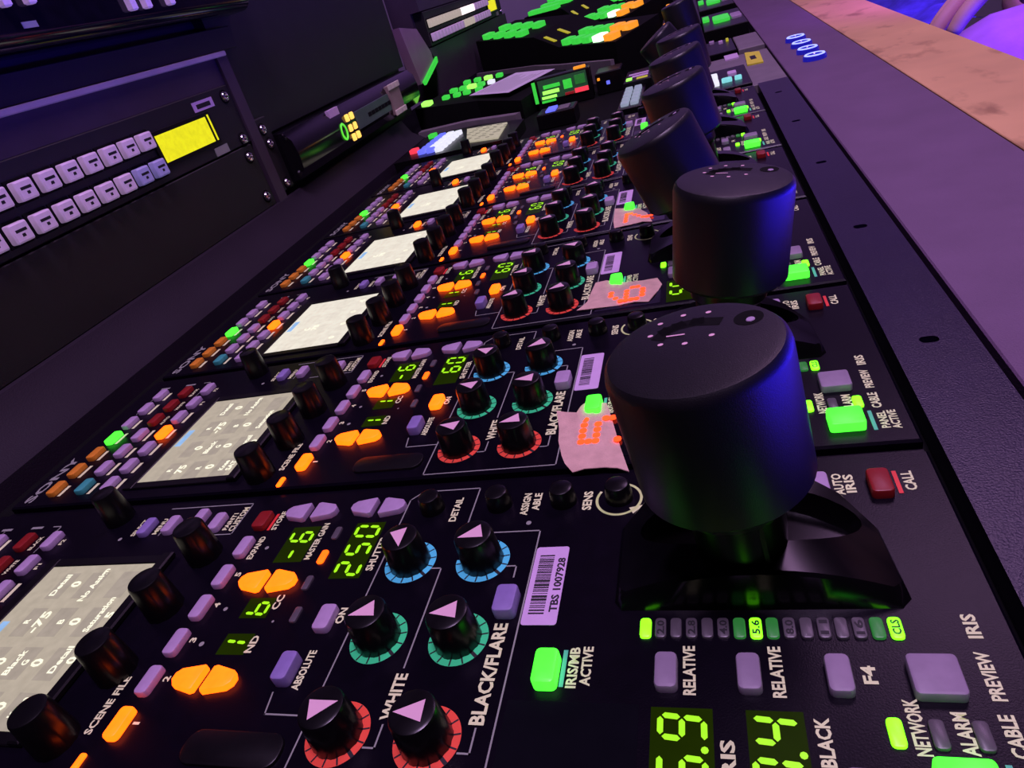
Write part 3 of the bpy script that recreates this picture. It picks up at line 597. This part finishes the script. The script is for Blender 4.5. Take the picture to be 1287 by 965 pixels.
# large stepped consoles
def keyed(lab, front, third=False):
    o, put = wedge('stepped_console', lab, front, (52, 92), 10, 'console')
    for i in range(4):
        for j in range(2):
            put('lit_key', cm('lit_key|a', flatkey(19, 17, 7), LITG), 0.16+0.19*i+0.03*j, 0.13+0.36*j)
    put('strip_light', cm('strip_light', lambda: B().box(-16, 16, -2.6, 2.6, 0, 1.5, 0, 0.4), LITY), 1.5, 0.10); put('strip_light', cm('strip_light', None, LITY), 1.5, 0.42)
    for i in range(5):
        for j in range(2):
            m = LITG if i < 3 else (LITG2 if (i == 3 and j == 0) else LITO if (i+j) % 3 else LITG)
            if i == 3 and j == 0: m = lit('white_green_key', (0.6, 1.0, 0.6), 2.2)
            put('lit_key', cm('lit_key|a', None, m), 2.10+0.19*i+0.03*j, 0.13+0.36*j)
    return o
keyed('nearer black stepped console with green and orange lit keys', [(-70,1142,63),(46,1038,53),(90,976,37),(176,880,35)])
keyed('farther black stepped console with green and orange keys, behind the matching nearer one', [(-40,1416,64),(40,1380,64),(90,1258,40),(172,1138,40)])
keyed('farthest stepped console, its lit keys at the top edge of the view', [(-60,1760,66),(40,1690,66),(96,1560,42),(186,1420,42)])
ob('desk_front_strip', B().loft([[(a, b_, z) for a, b_ in ((-78,1122),(38,1020),(84,956),(168,862),(172,866),(88,960),(42,1024),(-74,1126))] for z in (-9, 18)], True, True).mesh('desk_front_strip', GREYP), None, (0,0,0), (0,0,0), 'grey brown board in front of the nearer stepped console', 'board')
# small upright screen
SS = empty('status_monitor', (84, 790, -9), 'little upright status monitor with green bars and a red patch', 'monitor')
ob('case', B().box(0, 66, 0, 16, 0, 35, 0, 1).mesh('case', BLACK), SS)
sc = ob('screen', B().box(4, 62, -0.6, 0.5, 11, 33).mesh('screen', lit('dark_green_screen', (0.10, 0.35, 0.16), 0.12)), SS)
for x0, x1, z0, z1, m in ((-3,1,9,33,LITG),(6,24,12,15,LITG2),(8,28,17,21,LITG2),(10,30,23,27,LITG),(5,22,8,10.5,LITG),(34,44,18,28,LITG),(48,60,20,30,MIDTILE),(46,62,11,16,LITR),(34,45,11,14,REDP)):
    ob('bar', B().box(x0, x1, -1.4, -0.2, z0, z1, 0, 0.2).mesh('bar', m), sc)
ob('top_lamp', B().box(48, 62, 4, 8, 35, 38, 0, 0.5).mesh('top_lamp', LITO), SS)
# little boxes around it
def sbox(lab, loc, w, d, h, extra):
    o = empty('switch_box', loc, lab, 'switch box'); ob('case', B().box(0, w, 0, d, 0, h, 0, 1.2).mesh('case', BLACK), o)
    for x0, x1, y0, y1, z0, z1, m in extra: ob('lamp' if m.name.split('_')[-1] in ('key', 'led', 'light') else 'label_plate', B().box(x0, x1, y0, y1, z0, z1, 0, 0.3).mesh('lamp', m), o)
sbox('small black box with one blue lamp, right of the status monitor', (154, 800, -9), 30, 40, 24, [(12,16,-1,1,10,14,LITB),(2,5,-1,1,16,19,LITO)])
sbox('small black box with green lamp and pale labels', (190, 742, -9), 30, 70, 16, [(3,9,4,14,15,17.5,LITG2),(4,26,36,44,15,16.4,PAPER),(8,26,20,30,15,16.4,PAPER),(14,26,4,14,15,16.4,LITY)])
sbox('low black box with blue lit switch, in front of the status monitor', (104, 672, -9), 40, 32, 16, [(10,20,2,24,15,18,LITB),(22,34,4,24,15,17,GREYP)])
KP = empty('white_keypad', (190, 636, -9), 'narrow keypad with two columns of ice white keys', 'keypad')
ob('case', B().box(0, 24, 0, 104, 0, 10, 0, 1).mesh('case', BLACK), KP)
for i in range(5):
    for j in range(2): ob('key', cm('key|w', flatkey(7.5, 14, 3), LITBW), KP, (7+9.5*j, 14+18*i, 10))
# black mounting plate and joystick units beyond the row
ob('mounting_plate', B().box(236, 341, 613, 792, -9, -1, 0, 0.6).mesh('mounting_plate', GREYP), None, (0,0,0), (0,0,0), 'grey plate with a yellow tag at the far end of the control panels', 'plate')
TAGY = mat('yellow_tag_paper', (0.80, 0.78, 0.05), 0.6, 0.06)
tg = ob('yellow_tag', B().loft([[(a, b_, z) for a, b_ in ((315,712),(330,709),(332,776),(318,788))] for z in (-1, 0.4)], True, True).mesh('yellow_tag', TAGY), None, (0,0,0), (0,0,0), 'yellow paper tag stuck on the grey plate', 'tag')
ob('tag_print', B().box(320.5, 326, 735, 757, 0.4, 0.5).mesh('tag_print', INK), tg)
ob('pale_sticker', B().box(297, 311, 770, 800, -1, 0.4).mesh('pale_sticker', PAPER), None, (0,0,0), (0,0,0), 'pale sticker beside the yellow tag', 'sticker')
def junit(lab, y, tilt, extra):
    o = empty('joystick_unit', (228, y, -9), lab, 'joystick unit', 'joystick units beyond the panel row')
    ob('faceplate', B().box(0, 84, 0, 96, 0, 11, 0, 0.8).mesh('faceplate', FACE), o)
    j = ob('joystick', cm('joystick', joycap, CAP), o, (37, 61, 9), (0, math.radians(tilt), 0)); ob('joystick_neck', cm('joystick_neck', joyneck, BLACK), j); ob('joystick_marks', cm('joystick_marks', joymarks, PINKP), j)
    for u, v, m, w, h in extra: ob('key', cm('key|%g %g' % (w, h), flatkey(w, h, 3), m), o, (u, v, 11))
junit('joystick unit with white and cyan lit keys, first beyond the six panels', 614, -33, [(53,56,LITW,8,18),(53,24,LITW,8,18),(64,28,LITC,9,10),(74,28,LITC,6,8),(70,54,PAPER,8,14)])
junit('joystick unit between the grey plates, second beyond the six panels', 816, -12, [(78,78,LITY,3,8),(70,70,PAPER,5,8),(60,84,LAV,6,10)])
ob('raised_plate', B().box(313, 340, 800, 905, -9, 3, 0, 0.8).mesh('raised_plate', GREYP), None, (0,0,0), (0,0,0), 'raised pinkish grey plate against the laminate strip', 'plate')
def gunit(lab, y, y2):
    o = empty('green_key_unit', (282, y, -9), lab, 'key unit', 'green key units at the far end')
    ob('case', B().box(0, 56, 0, y2-y, 0, 16, 0, 1).mesh('case', BLACK), o)
    ob('key', cm('key|gu', flatkey(22, 60, 4), LITG), o, (26, (y2-y)*0.45, 16)); ob('key', cm('key|gv', flatkey(9, 40, 4), LITG), o, (6, (y2-y)*0.62, 16)); ob('key', cm('key|gp', flatkey(14, 50, 3), LAV), o, (46, (y2-y)*0.45, 16))
gunit('nearer black unit with a long green lit key beside the laminate strip', 990, 1180)
gunit('farther black unit with a long green lit key beside the laminate strip', 1270, 1470)
LAMPS = empty('lamp_strip_unit', (229, 922, -9), 'dark upright unit with scattered orange and green lamps behind the joysticks', 'lamp unit')
ob('case', B().box(0, 50, 0, 380, 0, 36, 0, 1.5).mesh('case', BLACK), LAMPS)
for x, y, m in ((6,60,LITO),(33,24,LITO),(41,24,LITG),(5,345,LITO),(6,300,LITO),(34,285,LITO),(40,365,LITG),(41,262,LITG),(20,200,LITO),(38,130,LITG)):
    ob('lamp', cm('lamp|u', lambda: B().lathe([(3.6,0),(3.6,2.5),(2.4,3.6)], 10), m), LAMPS, (x, y, 36))
# far router panel with lit keys
router((XR, 948, 83), 'far router panel with glowing white keys and a small yellow display', -10, 0, lambda row, i: LITK if (row == 0 and 6 <= i <= 10) else (lit('dim_white_key', (1.0, 0.82, 0.72), 0.40) if (6 < i < 11 or (row == 0 and i > 10)) else KEYCAP), False)
ob('rack_far_wall', B().box(-120, -90, 930, 1420, 20, 330).box(-90, -76, 930, 1420, 128, 330).box(-90, -76, 930, 1420, 20, 82).mesh('rack_far_wall', POST), kind='structure')
dv = B(); q = [(838,118),(857,48),(912,52),(940,66),(900,110)]
dv.loft([[(-88, a, c) for a, c in q], [(-76, a, c) for a, c in q]], True, True)
D = ob('bay_divider', dv.mesh('bay_divider', mat('mauve_plastic', (0.30, 0.16, 0.26), 0.35, 0.1, 40)), None, (0,0,0), (0,0,0), 'mauve plastic flap with green lit edge between the two rack bays', 'flap')
ob('lit_edge', B().loft([[(-76, a, c) for a, c in ((862,50),(940,70),(938,63),(866,45))], [(-73, a, c) for a, c in ((862,50),(940,70),(938,63),(866,45))]], True, True).mesh('lit_edge', LITG), D)
# blue ring buttons
for i, (y, w) in enumerate(((661,'nearest'),(703,'second'),(744,'third'),(786,'farthest'))):
    o = empty('ring_button', (369.5, y, 0), w + ' of four blue ring-lit buttons on the laminate strip', 'button', 'blue ring buttons')
    ob('button_body', cm('button_body', lambda: B().lathe([(10.2,0),(10.2,2.6),(9.4,4.0),(6.6,4.2),(6.0,3.4)], 28), mat('blue_translucent_plastic', (0.02, 0.02, 0.3), 0.2, 0.05, emit=(0.02, 0.02, 1.0), estr=0.25)), o)
    ob('lit_ring', cm('lit_ring', lambda: B().loft([[(r*math.cos(a*math.pi/14), r*math.sin(a*math.pi/14), z) for a in range(28)] for r, z in ((8.9,4.05),(8.4,4.9),(7.4,4.9),(6.9,4.05))], False, False), lit('blue_white_ring', (0.30, 0.34, 1.0), 1.9)), o)

# ================================================================== PERSON SEATED BEHIND THE LEDGE
SKIN = mat('skin', (0.62, 0.40, 0.32), 0.5, 0.06, 60, 0.4, 0.3, 600); TROUS = mat('light_trousers', (0.40, 0.22, 0.60), 0.8, 0.12, 30, 0.2, 0.6, 300); SHIRT = mat('blue_shirt', (0.10, 0.10, 0.55), 0.8, 0.15, 40, 0.2, 0.6, 300); HAIR = mat('dark_hair', (0.03, 0.02, 0.02), 0.6, 0.3, 200)
def skinned(name, verts, edges, radii, m, parent=None, root=0, sub=2, **kw):
    me = bpy.data.meshes.new(name); me.from_pydata(verts, edges, []); me.materials.append(m)
    o = bpy.data.objects.new(name, me); COL.objects.link(o); o.parent = parent
    md = o.modifiers.new('skin', 'SKIN'); sv = me.skin_vertices[0].data
    for i, r in enumerate(radii): sv[i].radius = (r, r) if not isinstance(r, tuple) else r
    sv[root].use_root = True; md.use_smooth_shade = True
    s_ = o.modifiers.new('sub', 'SUBSURF'); s_.levels = sub; s_.render_levels = sub
    return o
def chain(spec):      # list of chains; each chain is a list of (x,y,z,r); a chain may start from an index of an earlier vertex
    V, E, R_ = [], [], []
    for start, pts in spec:
        prev = start
        for x, y, z, r in pts:
            V.append((x, y, z)); R_.append(r)
            if prev is not None: E.append((prev, len(V)-1))
            prev = len(V)-1
    return V, E, R_
# skeleton in metres; pelvis at index 0
spec = [(None, [(0.98,0.88,-0.16,0.13),(0.98,0.88,0.02,0.125),(0.97,0.88,0.20,0.135),(0.965,0.88,0.34,0.10),(0.955,0.88,0.40,0.055),(0.94,0.88,0.46,0.05),(0.93,0.88,0.53,0.078),(0.93,0.88,0.60,0.080),(0.935,0.88,0.655,0.05)]),
        (3, [(0.96,0.71,0.32,0.065),(0.92,0.64,0.06,0.050),(0.78,0.70,0.03,0.040),(0.655,0.770,0.030,0.030),(0.620,0.785,0.026,0.030)]),
        (3, [(0.96,1.05,0.32,0.065),(0.93,1.13,0.06,0.050),(0.82,1.12,-0.02,0.040),(0.70,1.08,-0.06,0.030),(0.66,1.07,-0.07,0.032)]),
        (0, [(0.95,0.79,-0.18,0.095),(0.60,0.745,-0.135,0.078),(0.595,0.745,-0.45,0.055),(0.56,0.745,-0.70,0.042),(0.47,0.745,-0.725,0.035)]),
        (0, [(0.95,0.98,-0.18,0.095),(0.62,1.01,-0.115,0.078),(0.600,1.01,-0.45,0.055),(0.56,1.01,-0.70,0.042),(0.47,1.01,-0.725,0.035)])]
V, E_, R_ = chain(spec)
PB = skinned('person', V, E_, R_, SKIN); PB['label'] = 'seated person in violet light resting a hand at the outer ledge'; PB['category'] = 'person'
# hand: palm and five fingers, fingertips towards the ledge
hs = [(None, [(0.622,0.786,0.026,0.026),(0.596,0.793,0.024,0.027),(0.572,0.798,0.019,0.024)])]
for (kx, ky, kz), ln in (((0.563,0.772,0.016),0.9),((0.558,0.789,0.018),1.05),((0.559,0.806,0.016),1.0),((0.566,0.822,0.011),0.8)):
    hs.append((2, [(kx,ky,kz,0.0098),(kx-0.030*ln,ky-0.003,kz-0.012*ln,0.0088),(kx-0.050*ln,ky-0.006,kz-0.032*ln,0.0080),(kx-0.060*ln,ky-0.007,kz-0.048*ln,0.0070)]))
hs.append((0, [(0.600,0.765,0.018,0.0110),(0.578,0.749,0.006,0.0100),(0.558,0.741,-0.008,0.0085)]))
V, E_, R_ = chain(hs); skinned('hand', V, E_, R_, SKIN, PB)
V, E_, R_ = chain([(None, [(0.98,0.88,-0.17,0.145),(0.93,0.86,-0.175,0.115)]), (0, [(0.94,0.79,-0.18,0.108),(0.74,0.765,-0.150,0.104),(0.60,0.745,-0.125,0.100),(0.592,0.745,-0.45,0.068),(0.558,0.745,-0.68,0.062)]), (0, [(0.94,0.98,-0.18,0.108),(0.74,0.995,-0.155,0.098),(0.62,1.01,-0.112,0.100),(0.600,1.01,-0.45,0.068),(0.558,1.01,-0.68,0.062)])])
skinned('trousers', V, E_, R_, TROUS, PB)
V, E_, R_ = chain([(None, [(0.98,0.88,-0.10,0.150),(0.98,0.88,0.05,0.140),(0.97,0.88,0.20,0.148),(0.965,0.88,0.35,0.105)]), (3, [(0.96,0.70,0.325,0.078),(0.922,0.645,0.08,0.062),(0.80,0.69,0.034,0.052)]), (3, [(0.96,1.06,0.325,0.078),(0.932,1.13,0.08,0.062),(0.84,1.125,0.0,0.052)])])
skinned('shirt', V, E_, R_, SHIRT, PB)
hb = bmesh.new(); bmesh.ops.create_uvsphere(hb, u_segments=24, v_segments=16, radius=0.092)
for v in hb.verts: v.co = Vector((v.co.x*1.05+0.945, v.co.y*0.92+0.88, v.co.z*0.9+0.615)) if v.co.z > -0.01 or v.co.x > 0.02 else Vector((v.co.x*0.6+0.96, v.co.y*0.8+0.88, v.co.z*0.4+0.615))
me = bpy.data.meshes.new('hair'); hb.to_mesh(me); hb.free(); me.materials.append(HAIR); me.polygons.foreach_set('use_smooth', [True]*len(me.polygons)); h = bpy.data.objects.new('hair', me); COL.objects.link(h); h.parent = PB
for y in (0.85, 0.91):
    ob('eye', B().lathe([(2,-9),(7,-7),(9,-2),(9,2),(7,7),(2,9)], 12, cb=True).mesh('eye', PAPER), PB, (858, y*1000, 555))
ob('nose', B().loft([[(848,873,548),(848,887,548),(858,890,545),(858,870,545)],[(852,877,575),(852,883,575),(862,885,578),(862,875,578)]], True, True).mesh('nose', SKIN), PB)
ob('mouth', B().box(852, 862, 864, 896, 514, 520, 0, 2).mesh('mouth', REDK), PB)
for y in (800, 960): ob('ear', B().lathe([(6,-14),(12,-8),(13,4),(9,14)], 12, cb=True).mesh('ear', SKIN), PB, (935, y, 548))
# dark blue jacket over a stool beside the person, and the stool itself
JK = mat('dark_blue_denim', (0.05, 0.05, 0.42), 0.85, 0.25, 60, 0.2, 0.8, 200)
jb = B(); nx, ny = 26, 30
jv = [(455+ (i/(nx-1))*95, 870+(j/(ny-1))*330, -38-6*math.sin(i*0.25+j*0.35)-4*math.sin(j*0.5-i*0.2)+ (i/(nx-1))*18) for i in range(nx) for j in range(ny)]

jv = [(x+22, y, z) for x, y, z in jv]
jf = [(i*ny+j, (i+1)*ny+j, (i+1)*ny+j+1, i*ny+j+1) for i in range(nx-1) for j in range(ny-1)]
jb.add(jv, jf).add([(x, y, z-12) for x, y, z in jv], [f[::-1] for f in jf])
ob('jacket', jb.mesh('jacket', JK), None, (0,0,0), (0,0,0), 'creased dark blue garment lying behind the wooden ledge', 'jacket')
st = empty('stool', (980, 880, -760), 'stool under the seated person behind the ledge', 'stool')
ob('seat', B().lathe([(170,420),(180,428),(180,442),(165,450)], 32, cb=True).mesh('seat', MATTE), st)
for a in range(4): ob('leg', B().box(-12, 12, -12, 12, 0, 422).mesh('leg', MATTE), st, (120*math.cos(a*math.pi/2+0.78), 120*math.sin(a*math.pi/2+0.78), 0))
